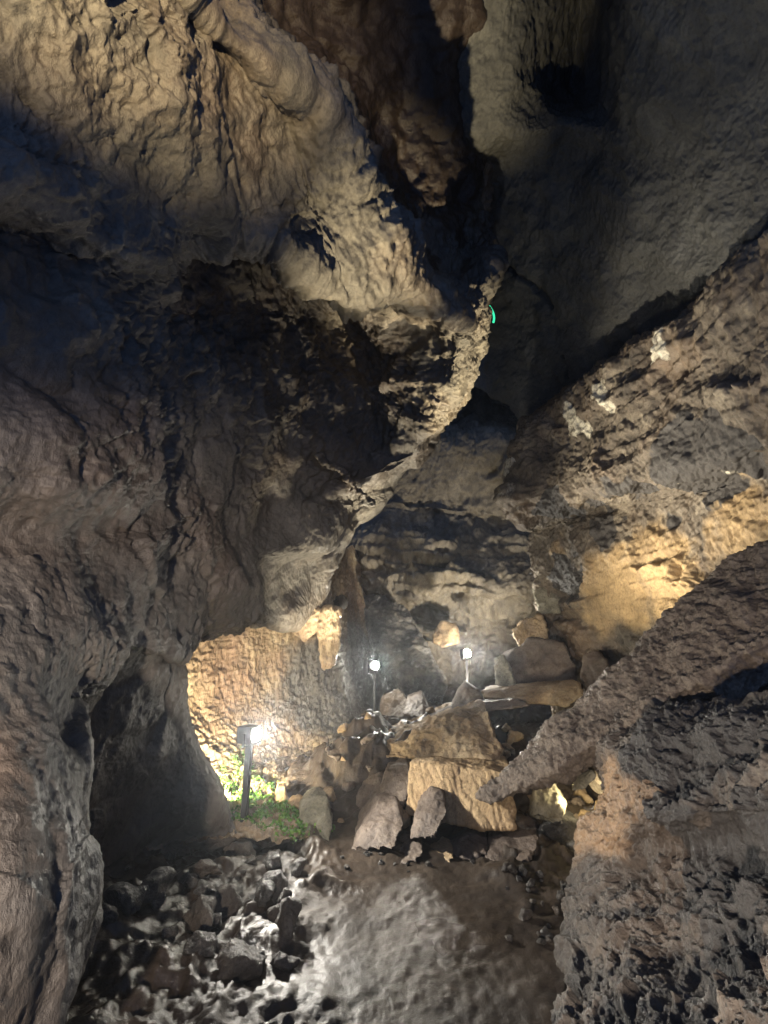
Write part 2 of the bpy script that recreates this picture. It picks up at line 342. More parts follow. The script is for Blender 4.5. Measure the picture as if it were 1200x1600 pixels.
R = [  # grey vault on the right
 [(560,-300,6.2),(700,-300,6.0),(800,-300,5.8),(930,-300,5.6),(1080,-300,5.2),(1250,-300,4.8),(1550,-300,4.3)],
 [(620,0,7.0),(720,0,6.9),(800,0,6.9),(905,0,8.3),(1010,0,6.1),(1200,0,5.3),(1500,0,4.6)],
 [(630,120,7.2),(730,130,6.9),(800,140,6.9),(890,140,8.3),(990,140,6.3),(1200,150,5.5),(1500,150,4.6)],
 [(630,200,7.5),(730,225,7.0),(800,215,6.9),(890,190,7.1),(990,220,6.5),(1200,250,5.5),(1500,250,4.7)],
 [(630,270,8.0),(730,285,7.7),(800,262,7.4),(890,235,7.2),(990,260,6.6),(1200,300,5.5),(1500,300,4.7)],
 [(630,400,8.5),(730,400,8.1),(800,400,7.7),(890,400,7.2),(1000,400,6.6),(1200,400,5.5),(1500,350,4.7)],
 [(630,520,9.1),(720,520,8.6),(790,520,8.1),(880,520,7.5),(1000,500,6.8),(1200,450,5.6),(1500,400,4.7)],
 [(700,585,9.0),(735,588,8.8),(775,592,8.5),(850,590,7.8),(980,560,7.0),(1200,480,5.7),(1500,450,4.8)],
 [(800,625,8.6),(806,635,8.5),(812,650,8.4),(850,640,8.0),(980,600,7.2),(1200,520,5.9),(1500,500,5.0)],
 [(822,664,8.4),(822,668,8.4),(825,672,8.4),(860,680,8.1),(980,640,7.4),(1200,560,6.1),(1500,540,5.2)],
 [(835,655,9.6),(838,660,9.6),(845,668,9.5),(880,680,9.2),(1000,640,8.4),(1200,560,7.1),(1500,540,6.2)],
]
vd = rough_disp(.09, .035, .02, .010, 3.0)
crack = [at(*c) for c in [(778,420,7.75),(800,430,7.65),(825,455,7.5),(850,485,7.4),(858,525,7.35),(872,560,7.4),(882,592,7.5)]]
def vault(p, n):
    d = vd(p, n); w = p + .05 * np.stack([fbm(p, 6, 3)] * 3, 1); m = np.full(len(p), 9.)
    for a, b in zip(crack[:-1], crack[1:]):
        t = np.clip(((w - a) @ (b - a)) / np.dot(b - a, b - a), 0, 1); q = w - a - t[:, None] * (b - a)
        m = np.minimum(m, np.linalg.norm(q - n * np.sum(q * n, axis=1)[:, None], axis=1))
    return d - .10 * (1 - sstep(.0, .05, m)) - .04 * (1 - sstep(0, .16, m)) * (fbm(p, 2, 2) > 0)
o = sheet("cave_ceiling", R, 560, 560, vault, M['ceiling'])
tag(o, "smooth grey vault of the cave above the right wall", None, kind="structure")

R = [  # right wall
 [(870,675,8.6),(830,672,8.4),(875,645,8.0),(935,605,7.6),(1010,560,7.1),(1105,490,6.5),(1200,420,5.9),(1450,290,5.0)],
 [(850,668,8.3),(818,664,7.2),(870,630,7.0),(930,590,6.6),(1005,535,6.1),(1100,465,5.5),(1200,392,4.9),(1450,260,4.0)],
 [(845,705,8.2),(797,705,7.1),(860,690,6.9),(930,660,6.5),(1005,620,6.0),(1100,570,5.35),(1200,520,4.75),(1450,430,3.9)],
 [(845,785,8.1),(796,788,7.0),(860,755,6.75),(930,740,6.3),(1005,710,5.85),(1100,660,5.15),(1200,620,4.55),(1450,560,3.8)],
 [(860,830,8.0),(815,812,7.1),(865,785,6.8),(930,768,6.35),(1005,745,5.9),(1100,715,5.2),(1200,690,4.6),(1450,640,3.8)],
 [(880,860,8.0),(830,830,7.6),(870,815,7.4),(925,800,7.0),(1005,785,6.55),(1100,765,5.85),(1200,745,5.2),(1450,740,4.0)],
 [(880,900,8.2),(835,900,7.5),(870,895,7.35),(910,885,6.9),(1005,880,6.3),(1100,870,5.7),(1180,850,5.2),(1450,820,4.2)],
 [(880,960,8.4),(840,960,7.7),(875,960,7.5),(912,960,6.9),(1005,960,6.35),(1100,950,5.75),(1200,930,6.6),(1450,920,5.8)],
 [(890,1060,8.5),(860,1060,7.8),(890,1060,7.6),(930,1060,7.0),(1010,1050,6.4),(1100,1040,5.8),(1200,1030,6.6),(1450,1020,5.8)],
 [(890,1200,8.5),(860,1200,7.8),(890,1200,7.6),(930,1200,7.0),(1010,1200,6.4),(1100,1200,5.8),(1200,1200,6.2),(1450,1200,5.0)],
]
YEL = [((960,920,6.6), .62, 1), ((1060,910,6.0), .6, .95), ((1010,860,6.2), .45, .8), ((1150,820,5.2), .5, .8), ((870,860,7.2), .3, .5)]
ytint = blobs(YEL); ysm = blobs([((955,930,6.6), .6, 1), ((1020,930,6.2), .4, .7)])
rw1 = rough_disp(.08, .05, .05, .016, 4.2, (1, 1, .75), .10, 1.5, (.04, .02, 1)); rw2 = rough_disp(0, 0, .03, .006, 9, (1, 1, 1.2), .026, 5.2, (.05, .02, 1))
rwd = lambda p, n: rw1(p, n) + rw2(p, n)
o = sheet("rock_wall", R, 480, 480, lambda p, n: rwd(p, n) * (1 - .75 * ysm(p)), M['wall'], tint=ytint,
    crust=blobs([((905,660,6.7), .32, 1), ((945,625,6.4), .28, 1), ((1040,535,5.9), .26, 1), ((806,725,7.1), .22, 1), ((805,780,7.0), .2, .9), ((1135,745,5.1), .3, .8), ((1060,760,5.5), .22, .8), ((1065,380,5.6), .4, .7), ((1095,435,5.4), .25, .8), ((850,945,7.5), .25, .9), ((1150,880,5.4), .25, .9)]),
    painted_dark=blobs([((870,790,6.9), .42, 1), ((1080,740,5.4), .6, 1), ((990,790,6.0), .5, 1), ((890,900,7.2), .45, 1), ((1150,700,5.0), .45, 1), ((930,820,6.6), .4, 1)]))  # darker patches of the vuggy band along the ledge
tag(o, "brown layered right wall with a smooth yellow face under its ledge", "rock wall")

R = [  # right foreground mass
 [(960,1215,5.0),(945,1205,4.9),(975,1150,4.7),(1035,1145,4.4),(1115,1135,4.1),(1200,1125,3.8),(1450,1060,3.2)],
 [(960,1215,4.8),(936,1190,4.0),(965,1135,3.9),(1030,1128,3.65),(1110,1118,3.35),(1200,1105,3.05),(1450,1040,2.5)],
 [(970,1250,4.7),(940,1235,3.85),(970,1200,3.6),(1030,1195,3.35),(1110,1180,3.1),(1200,1175,2.8),(1450,1120,2.3)],
 [(955,1310,4.6),(918,1310,3.75),(960,1290,3.45),(1030,1275,3.15),(1110,1270,2.9),(1200,1260,2.65),(1450,1250,2.2)],
 [(955,1340,4.5),(922,1345,3.75),(962,1330,3.45),(1035,1318,3.25),(1110,1318,3.05),(1200,1305,2.7),(1450,1300,2.15)],
 [(960,1390,4.5),(925,1395,3.7),(965,1380,3.4),(1030,1370,3.15),(1110,1350,2.9),(1200,1350,2.6),(1450,1350,2.1)],
 [(960,1470,4.3),(915,1470,3.5),(965,1470,3.15),(1030,1460,2.9),(1110,1450,2.65),(1200,1450,2.4),(1450,1450,1.95)],
 [(940,1580,3.6),(880,1570,2.95),(950,1580,2.7),(1030,1580,2.5),(1110,1570,2.3),(1200,1570,2.1),(1450,1560,1.75)],
 [(920,1750,3.0),(840,1750,2.5),(930,1750,2.3),(1030,1750,2.15),(1110,1750,2.0),(1200,1750,1.9),(1450,1750,1.7)],
]
o = sheet("rock_outcrop", R, 520, 480, (lambda a: lambda p, n: a(p, n) + .03 * (chunks(p + 5, 12) - .5))(rough_disp(.12, .06, .08, .018, 4.0, (1, 1, .8))), M['outcrop'], tint=blobs([((940,1270,3.7), .34, .9), ((1020,1240,3.3), .3, .7)]),
    painted_dark=blobs([((1040,1150,3.4), .45, 1), ((1150,1150,3.0), .3, .8), ((1090,1310,3.0), .3, 1), ((1180,1330,2.7), .3, .9), ((1130,1440,2.7), .25, .7)]))  # dark top band and ledge shade painted into the outcrop's colour
tag(o, "knobbly wet rock outcrop filling the lower right beside the path", "rock outcrop")

# ------------------------------------------------------------------ ground
def floor_h(x, y):
    p = np.stack([x, y, np.zeros_like(x)], 1)
    cx = .28 + .12 * np.sin(y * 1.1); half = .75 + .10 * np.sin(y * 2.3 + 1)
    e = np.abs(x - cx) / half + .35 * fbm(p, 1.6, 3)
    rough = sstep(.55, 1.25, e)
    h = .02 * fbm(p, 2.0, 3) + .006 * fbm(p, 14, 3)
    fold = ridged(p * np.array((1, .8, 1)) + .3 * np.stack([fbm(p, 1.3, 2)] * 3, 1), 2.6, 3)
    h = h + (.10 + .9 * rough) * (.035 * fold) + rough * (.045 * (chunks(p, 3.6) - .45) + .06 * fbm(p, 3, 5) + .012 * ridged(p, 11, 2))
    h = h + .22 * sstep(.9, 2.6, np.abs(x - cx)) * (1 - .8 * sstep(3.2, 4.2, y)) + .10 * sstep(5.0, 8.5, y)
    h = h + (.55 * np.exp(-((x - .75) / 1.3) ** 2 - ((y - 6.1) / 1.0) ** 2) + .3 * np.exp(-((x + .2) / .8) ** 2 - ((y - 5.7) / .6) ** 2)) * (1 + .5 * fbm(p, 2.3, 3)) + .10 * sstep(4.4, 5.2, y) * (chunks(p, 4.0) - .4)
    return h
yy = .8 + (np.linspace(0, 1, 620) ** 1.9) * 12.5
tt = np.linspace(-1, 1, 560); 
X = np.sign(tt) * np.abs(tt) ** 1.35; 
GX = X[None, :] * (2.2 + yy[:, None] * .62) ; GY = np.repeat(yy[:, None], 560, 1)
v = np.stack([GX.ravel(), GY.ravel(), floor_h(GX.ravel(), GY.ravel())], 1)
o = link_mesh("ground", v, grid_faces(620, 560), M['ground'])
tag(o, "trodden lava floor with a smooth wet path through rough rock", None, kind="structure")

# ------------------------------------------------------------------ loose rocks
_tmp = []
def solid(pts, voxel, soft=4):
    """closed mesh round a set of points, evenly meshed and edges worn"""
    bm = bmesh.new()
    for p in pts: bm.verts.new(Vector(p))
    r = bmesh.ops.convex_hull(bm, input=bm.verts)
    bmesh.ops.delete(bm, geom=[g for g in set(r['geom_interior'] + r['geom_unused']) if isinstance(g, bmesh.types.BMVert)], context='VERTS')
    bmesh.ops.recalc_face_normals(bm, faces=bm.faces)
    me = bpy.data.meshes.new("hull"); bm.to_mesh(me); bm.free()
    ob = bpy.data.objects.new("hull", me); C.objects.link(ob)
    m = ob.modifiers.new("r", 'REMESH'); m.mode = 'VOXEL'; m.voxel_size = voxel
    m = ob.modifiers.new("s", 'SMOOTH'); m.factor = .5; m.iterations = soft
    dg = bpy.context.evaluated_depsgraph_get(); ev = ob.evaluated_get(dg)
    out = bpy.data.meshes.new_from_object(ev); bpy.data.objects.remove(ob); bpy.data.meshes.remove(me)
    return out
def rock_from(name, pts, mat, voxel=.02, disp=None, soft=4, label=None, cat="rock", group=None):
    me = solid(pts, voxel, soft); n = len(me.vertices)
    co = np.empty(n * 3, np.float32); me.vertices.foreach_get("co", co); co = co.reshape(-1, 3).astype(float)
    no = np.empty(n * 3, np.float32); me.vertex_normals.foreach_get("vector", no); no = no.reshape(-1, 3).astype(float)
    d = (disp or block_disp())(co, no) * min(1., float(np.ptp(co, axis=0).max()) / .55)
    q = co + no * d[:, None]
    base = q.mean(axis=0); base[2] = q[:, 2].min()
    me.vertices.foreach_set("co", (q - base).astype(np.float32).ravel()); me.update()
    me.polygons.foreach_set("use_smooth", np.full(len(me.polygons), True))
    me.materials.clear(); me.materials.append(mat)
    o = bpy.data.objects.new(name, me); o.location = base; C.objects.link(o)
    return tag(o, label, cat, group)
def block_disp(big=.04, knob=.02, fine=.008, ks=7, st=(1, 1, 1)):
    st = np.array(st, float)
    def f(p, n):
        q = p * st
        return big * fbm(q, 2.4, 3) + knob * (chunks(q, ks) - .6) + fine * (fbm(q, 18, 3, .6) + .6 * ridged(q, 26, 2))
    return f
def back(pts, depth, shrink=.9, drop=0.):
    """front outline + the same outline further in"""
    P = [at(*q) for q in pts]; c = sum(P) / len(P); d = c - EYE; d[2] = 0; d /= np.linalg.norm(d)
    return P + [c + (p - c) * shrink + d * depth + np.array((0, 0, drop)) for p in P]
def hero(name, outline, depth, mat, label, cat="rock", voxel=.02, disp=None, soft=4, shrink=.9, drop=0., group=None):
    b = max(outline, key=lambda q: q[1])
    if b[1] >= 1322:                                   # front row: stands on the floor
        g = ground(b[0], b[1], .005); k = np.linalg.norm(g - EYE) / b[2]
        if .8 < k < 1.4: outline = [(q[0], q[1], q[2] * k) for q in outline]
    return rock_from(name, back(outline, depth, shrink, drop), mat, voxel, disp, soft, label, cat, group)

# the leaning slab
slab = [at(*q) for q in [(743,1243,4.55),(985,1022,5.0),(1160,856,4.75),(1205,900,4.5),(1330,840,4.2),(772,1257,4.4),(900,1190,4.2),(1000,1060,4.12),(1172,958,4.05),(1320,930,3.8),
        (960,1122,4.65),(1120,1095,4.75),(1166,1060,4.7),(1320,1010,4.3),(900,1180,4.9),(1100,1050,5.2),(1300,960,4.8),(760,1240,4.75)]]
rock_from("rock_slab", slab, M['slab'], .015, block_disp(.05, .045, .018, 5.5), 2, "long rough slab leaning down from the right wall, tip on the ribbed block", "rock slab")
def ribs(p, n):
    w = .35 * fbm(p * np.array((1, 1, .15)), 3, 2)
    s = np.abs(np.sin((p[:, 0] + .35 * p[:, 1]) * 50 + w * 10 + 1.5 * fbm(p * np.array((1, 1, .12)), 7, 2)))
    return .020 * s ** .6 * np.clip(1.6 - 2 * np.abs(n[:, 2]), 0, 1) + .012 * fbm(p * np.array((1, 1, .4)), 9, 4, .6) + .03 * fbm(p, 1.5, 2)
hero("rock_block", [(645,1192,4.95),(770,1200,4.75),(803,1206,4.7),(802,1297,4.55),(720,1290,4.65),(634,1274,4.8)], .7, M['ribbed'],
     "squared orange-tan block with vertical ribs under the slab's tip", "rock block", .009, ribs, 4)
hero("rock_block", [(573,1183,5.5),(590,1158,5.6),(700,1113,5.7),(762,1108,5.5),(772,1140,5.35),(786,1172,5.2),(784,1192,5.1),(650,1186,5.2)], .9, M['tan'],
     "tilted wedge of tan rock lying on top of the ribbed block", "rock block", .018, block_disp(.05, .035, .012, 6), 4)
hero("rock_slab", [(657,1124,6.0),(700,1106,6.1),(800,1092,6.0),(832,1103,5.9),(760,1113,5.8),(690,1124,5.8)], .6, M['brown'],
     "thin flat slab lying on the tan wedge", "rock slab", .016, block_disp(.02, .015, .006, 6))
hero("rock", [(702,1108,6.4),(716,1078,6.5),(727,1066,6.5),(748,1080,6.4),(756,1096,6.3),(740,1108,6.2)], .5, M['brown'],
     "small pointed rock standing at the top of the rubble heap", "rock", .016, block_disp(.02, .015, .006, 8))
hero("rock_slab", [(752,1080,6.5),(830,1071,6.4),(906,1067,6.2),(913,1086,6.1),(886,1106,6.0),(800,1092,6.1),(756,1090,6.3)], .7, M['tan'],
     "pale brown slab lying level at the back of the rubble heap", "rock slab", .018, block_disp(.025, .015, .008, 6))
hero("boulder", [(784,1024,7.3),(830,1000,7.2),(880,1005,7.0),(905,1040,6.9),(900,1085,6.8),(800,1090,6.9),(775,1060,7.1)], .9, M['brown'],
     "smooth dark boulder above the level slab at the foot of the right wall", "boulder", .022, block_disp(.06, .03, .008, 4), 6)
hero("rock", [(774,1030,7.0),(786,1022,7.0),(796,1040,6.85),(808,1077,6.7),(776,1076,6.8)], .3, M['pale'],
     "small pale yellow rock shining beside the far right lamp", "rock", .014, block_disp(.02, .025, .01, 12))
hero("boulder", [(800,990,7.4),(815,968,7.4),(845,960,7.3),(856,985,7.2),(850,1012,7.2),(815,1014,7.3)], .5, M['tan'],
     "rough pitted tan boulder resting on the smooth dark boulder", "boulder", .016, block_disp(.03, .06, .012, 9))
hero("rock", [(832,918,7.6),(848,910,7.6),(874,935,7.5),(876,958,7.4),(842,962,7.5)], .4, M['pale'],
     "pale angular rock wedged in the wall above the pitted boulder", "rock", .016, block_disp(.03, .02, .008, 8))
hero("boulder", [(912,1024,6.6),(930,1016,6.6),(950,1032,6.4),(958,1075,6.3),(920,1090,6.3),(908,1060,6.4)], .6, M['brown'],
     "dark boulder between the yellow wall face and the leaning slab", "boulder", .02, block_disp(.04, .02, .008, 6))
hero("rock_ridge", [(520,925,9.0),(600,930,9.0),(640,955,8.9),(700,1078,8.2),(690,1098,8.1),(640,1096,8.2),(590,1060,8.6),(560,1000,8.9)], .9, M['black'],
     "wet black ridge of rock sloping down between the two far lamps", "rock ridge", .026, block_disp(.05, .07, .025, 5), 3)
hero("boulder", [(676,985,9.2),(690,970,9.2),(712,975,9.1),(718,1005,9.0),(690,1012,9.0),(676,1003,9.1)], .5, M['tan'],
     "grey boulder against the far wall above the far right lamp", "boulder", .022, block_disp(.04, .02, .01, 5))
for pts, mt, dp, lb in [
    ([(592,1120,7.2),(596,1088,7.3),(622,1078,7.2),(640,1095,7.0),(636,1122,6.9)], 'brown', .4, "brown rock at the foot of the far left lamp"),
    ([(632,1118,6.8),(636,1090,7.0),(660,1082,6.9),(672,1105,6.7),(660,1122,6.5)], 'brown', .4, "rounded brown rock below the wet black ridge"),
    ([(520,1190,5.9),(540,1160,6.2),(590,1150,6.3),(604,1166,6.0),(575,1192,5.7)], 'black', .6, "flat wet dark slab left of the tan wedge"),
    ([(440,1242,5.5),(446,1212,5.7),(500,1196,5.8),(590,1198,5.6),(600,1215,5.4),(540,1242,5.3)], 'brown', .6, "broad brown shelf of rock right of the mossy bank"),
    ([(556,1262,5.1),(566,1222,5.3),(590,1204,5.3),(612,1215,5.2),(616,1258,5.0),(590,1270,4.9)], 'brown', .5, "craggy brown boulder under the left end of the tan wedge"),
    ([(586,1262,5.0),(604,1196,5.2),(640,1192,5.1),(646,1225,4.95),(630,1262,4.8)], 'brown', .5, "dark upright rock beside the ribbed block's left edge"),
    ([(546,1330,4.6),(560,1290,4.75),(590,1252,4.85),(622,1256,4.75),(634,1290,4.6),(615,1330,4.4)], 'brown', .5, "smooth rounded brown boulder low in front of the rubble heap"),
    ([(640,1312,4.5),(652,1262,4.65),(672,1236,4.7),(692,1242,4.65),(700,1268,4.5),(680,1312,4.35)], 'brown', .4, "brown rock leaning on the front of the ribbed block"),
    ([(609,1350,4.15),(614,1324,4.25),(640,1316,4.25),(662,1326,4.15),(658,1344,4.05),(630,1358,4.0)], 'brown', .3, "low grey rock at the path's end, left of a smaller one"),
    ([(666,1350,4.1),(670,1328,4.2),(698,1322,4.15),(713,1338,4.05),(700,1352,4.0)], 'tan', .25, "small tan rock at the path's end under the ribbed block"),
    ([(646,1318,4.35),(660,1306,4.4),(690,1312,4.3),(712,1330,4.15),(704,1334,4.15)], 'tan', .15, "thin flat flake of rock propped behind the small tan rock"),
    ([(694,1344,4.2),(704,1316,4.35),(736,1300,4.4),(762,1310,4.35),(764,1334,4.2),(730,1348,4.15)], 'brown', .3, "low flat brown rock in the shadow beneath the ribbed block"),
    ([(758,1340,4.1),(762,1312,4.2),(800,1300,4.25),(845,1306,4.15),(838,1346,4.0),(800,1370,3.9),(770,1366,3.95)], 'brown', .45, "big brown boulder right of the path under the slab's tip"),
    ([(832,1320,4.25),(850,1290,4.35),(880,1284,4.35),(906,1300,4.25),(910,1340,4.1),(850,1345,4.1)], 'black', .5, "wet black boulder with a gleaming top beside the outcrop"),
    ([(828,1280,4.7),(838,1226,4.8),(862,1214,4.8),(884,1262,4.7),(882,1290,4.6)], 'pale', .3, "pale rock lit from behind, under the leaning slab"),
    ([(893,1236,4.5),(904,1215,4.5),(926,1203,4.4),(932,1212,4.4),(914,1234,4.4)], 'pale', .2, "bright yellow wedge of rock lodged under the slab"),
    ([(466,1300,4.75),(470,1262,4.85),(484,1242,4.9),(512,1246,4.8),(520,1285,4.7),(516,1318,4.6),(488,1322,4.6)], 'pale', .35, "pale mossy boulder at the edge of the green bank"),
    ([(425,1250,5.35),(432,1226,5.4),(446,1226,5.35),(450,1250,5.25),(440,1262,5.2)], 'tan', .2, "small tan rock beside the moss, left of the pale boulder"),
    ([(446,1262,5.15),(454,1248,5.2),(472,1246,5.1),(474,1262,5.0)], 'tan', .15, "small orange rock behind the pale mossy boulder"),
]:
    hero("rock", pts, dp, M[mt], lb, "rock", .014 if dp < .45 else .018, block_disp(.035, .018, .007, 6), 3)

hero("rock_pendant", [(492,962,6.0),(512,948,6.0),(532,952,6.05),(530,1008,6.1),(522,1040,6.1),(506,1046,6.1),(497,1000,6.05)], .3, M['alcove'],
     "rough orange rock hanging down at the right end of the alcove arch", "rock pendant", .014, block_disp(.03, .03, .012, 9))
hero("rock_pendant", [(440,955,5.9),(470,945,5.9),(498,950,5.95),(494,985,6.0),(476,1004,6.0),(462,988,6.0),(444,976,5.95)], .35, M['alcove'],
     "pale jagged rock hanging from the middle of the alcove arch", "rock pendant", .014, block_disp(.03, .03, .012, 8))
# scattered stones along the path's edges
rnd = random.Random(5)
protos = []; protos2 = []
for k in range(7):
    pts = []
    for j in range(11):
        d = np.array([rnd.gauss(0, 1) for _ in range(3)]); d /= np.linalg.norm(d)
        pts.append(d * np.array((1, .8, .6)) * (.8 + .35 * rnd.random()) * .5)
    me = solid(pts, .05, 3); n = len(me.vertices)
    co = np.empty(n * 3, np.float32); me.vertices.foreach_get("co", co); co = co.reshape(-1, 3).astype(float)
    no = np.empty(n * 3, np.float32); me.vertex_normals.foreach_get("vector", no); no = no.reshape(-1, 3)
    co += no * (.06 * fbm(co + 10 * k, 3, 4))[:, None]
    me.vertices.foreach_set("co", co.astype(np.float32).ravel()); me.polygons.foreach_set("use_smooth", np.full(len(me.polygons), True))
    me.materials.clear(); me.materials.append(M['outcrop' if k % 2 else 'black']); me.update(); protos.append(me)
    m2 = me.copy(); m2.materials.clear(); m2.materials.append(M['brown' if k % 3 else 'tan']); protos2.append(m2)
spots = []
for k in range(46): spots.append((rnd.uniform(120, 500), rnd.uniform(1345, 1520), rnd.choice((.06, .09, .13, .18, .26, .34))))
for k in range(26): spots.append((rnd.uniform(790, 930), rnd.uniform(1370, 1480), rnd.uniform(.04, .12)))
for k in range(14): spots.append((rnd.uniform(520, 760), rnd.uniform(1338, 1365), rnd.uniform(.03, .08)))
heap = []
for k in range(120):
    heap.append((rnd.uniform(-.75, 2.1), rnd.uniform(4.55, 6.9), rnd.choice((.07, .1, .14, .2, .28))))
for k, (px, py, s) in enumerate(spots + heap):
    g = ground(px, py) if k < len(spots) else (px, py); z = floor_h(np.array([g[0]]), np.array([g[1]]))[0]
    o = bpy.data.objects.new("stone", protos[k % 7] if k < 86 else protos2[k % 7]); C.objects.link(o)
    o.location = (g[0], g[1], z + s * .12); o.rotation_euler = (rnd.uniform(-.5, .5), rnd.uniform(-.5, .5), rnd.uniform(0, 6.3)); o.scale = (s, s, s)
    side = "left of the path under the dark wall" if k < 46 else "right of the path by the outcrop" if k < 72 else "at the far end of the path" if k < 86 else "on the rubble heap round the ribbed block"
    tag(o, "small rough stone lying " + side, "stone", "loose stones " + side)

spur = [(496,708,5.5,9),(508,722,5.46,8),(524,731,5.44,9),(540,742,5.44,9),(548,756,5.44,9),(560,768,5.48,10),(575,785,5.6,13)]
r_ = np.random.default_rng(2); pts = []
bm = bmesh.new()
for k in range(len(spur) - 1):
    for t in np.linspace(0, 1, 5):
        a, b = spur[k], spur[k + 1]; c = at(*[a[q] + (b[q] - a[q]) * t for q in range(3)]); w = (a[3] + (b[3] - a[3]) * t) / FPX * c[1] * .62
        bmesh.ops.create_icosphere(bm, subdivisions=2, radius=w * r_.uniform(.7, 1.2), matrix=Matrix.Translation(c + r_.normal(0, .012, 3)))
me0 = bpy.data.meshes.new("spur"); bm.to_mesh(me0); bm.free(); ob = bpy.data.objects.new("spur", me0); C.objects.link(ob)
m = ob.modifiers.new("r", 'REMESH'); m.mode = 'VOXEL'; m.voxel_size = .012; m = ob.modifiers.new("s", 'SMOOTH'); m.iterations = 3
me = bpy.data.meshes.new_from_object(ob.evaluated_get(bpy.context.evaluated_depsgraph_get())); bpy.data.objects.remove(ob); me.name = "spur"
n = len(me.vertices); co = np.empty(n * 3, np.float32); me.vertices.foreach_get("co", co); co = co.reshape(-1, 3).astype(float)
no = np.empty(n * 3, np.float32); me.vertex_normals.foreach_get("vector", no); co += no.reshape(-1, 3) * (.03 * fbm(co, 14, 3))[:, None]
me.vertices.foreach_set("co", co.astype(np.float32).ravel()); me.polygons.foreach_set("use_smooth", np.full(len(me.polygons), True)); me.materials.clear(); me.materials.append(M['overhang']); me.update()
o = bpy.data.objects.new("rock_spur", me); C.objects.link(o); o.parent = bpy.data.objects["rock_overhang"]

# ------------------------------------------------------------------ moss
def moss():
    r = np.random.default_rng(3); V = []; F = []
    al = [o for o in S.objects if o.get("label", "").startswith("brightly lit tan")][0].data
    n = len(al.vertices); co = np.empty(n * 3, np.float32); al.vertices.foreach_get("co", co); co = co.reshape(-1, 3).astype(float)
    no = np.empty(n * 3, np.float32); al.vertex_normals.foreach_get("vector", no); no = no.reshape(-1, 3).astype(float)
    rel = co - EYE; z = rel @ FW; px = 600 + FPX * (rel @ RX) / z; py = 800 - FPX * (rel @ UP) / z
    dens = np.zeros(n)
    for cx, cy, rx, ry, a in [(375, 1200, 26, 26, .5), (405, 1250, 36, 40, .8), (435, 1275, 50, 24, 1.0), (480, 1290, 60, 30, .8), (365, 1230, 25, 60, .6)]:
        dens = np.maximum(dens, a * np.clip(1.2 - ((px - cx) / rx) ** 2 - ((py - cy) / ry) ** 2, 0, 1))
    dens *= np.clip(.35 + 1.8 * fbm(co, 8, 4), 0, 1)
    idx = r.choice(n, 6500, p=dens / dens.sum())
    P = co[idx] + r.normal(0, .012, (6500, 3)); N = no[idx]
    for k in range(6500):
        u = r.normal(size=3) + N[k] * 1.2; u /= np.linalg.norm(u); w = np.cross(u, r.normal(size=3)); w /= np.linalg.norm(w)
        l = r.uniform(.008, .034); q = P[k]; b = len(V)
        V += [q, q + u * l * .6 + w * l * .35, q + u * l, q + u * l * .6 - w * l * .35]; F.append((b, b + 1, b + 2, b + 3))
    m = bpy.data.materials.new("moss_leaf"); m.use_nodes = True; nt = m.node_tree; b = nt.nodes["Principled BSDF"]
    n_ = nd(nt, 'ShaderNodeTexNoise', {0: nd(nt, 'ShaderNodeTexCoord').outputs['Object'], 'Scale': 14., 'Detail': 3.}).outputs[0]
    nt.links.new(ramp(nt, n_, [(.3, (.04, .09, .02)), (.5, (.10, .24, .04)), (.62, (.17, .30, .05)), (.8, (.26, .28, .08))]), b.inputs['Base Color'])
    b.inputs['Roughness'].default_value = .6
    o = link_mesh("moss", np.array(V), np.array(F), m, smooth=False)
    tag(o, "bright green moss on the foot of the lit alcove wall", "moss", kind="stuff")
moss()

# ------------------------------------------------------------------ lamps
def box_bm(bm, sx, sy, sz, c=(0, 0, 0), bev=.006):
    r = bmesh.ops.create_cube(bm, size=1); vs = r['verts']
    for v in vs: v.co = Vector((v.co.x * sx + c[0], v.co.y * sy + c[1], v.co.z * sz + c[2]))
    es = list({e for v in vs for e in v.link_edges})
    bmesh.ops.bevel(bm, geom=es, offset=bev, segments=2, affect='EDGES', profile=.6)
def cyl_bm(bm, r, h, c=(0, 0, 0), axis='Z', seg=20, r2=None):
    m = Matrix.Translation(c)
    if axis == 'Y': m = m @ Matrix.Rotation(math.pi / 2, 4, 'X')
    if axis == 'X': m = m @ Matrix.Rotation(math.pi / 2, 4, 'Y')
    bmesh.ops.create_cone(bm, cap_ends=True, segments=seg, radius1=r, radius2=r if r2 is None else r2, depth=h, matrix=m)
def part(name, bm, mat, parent, loc=(0, 0, 0), rot=(0, 0, 0)):
    me = bpy.data.meshes.new(name); bm.to_mesh(me); bm.free(); me.materials.append(mat)
    o = bpy.data.objects.new(name, me); C.objects.link(o); o.parent = parent; o.location = loc; o.rotation_euler = rot; return o
steel = plain("black_powder_coat", (.012, .012, .014), .45, .2)
glow = plain("lamp_glass", (.9, .9, .85), .2, 0, (1, .95, .80), 540.)
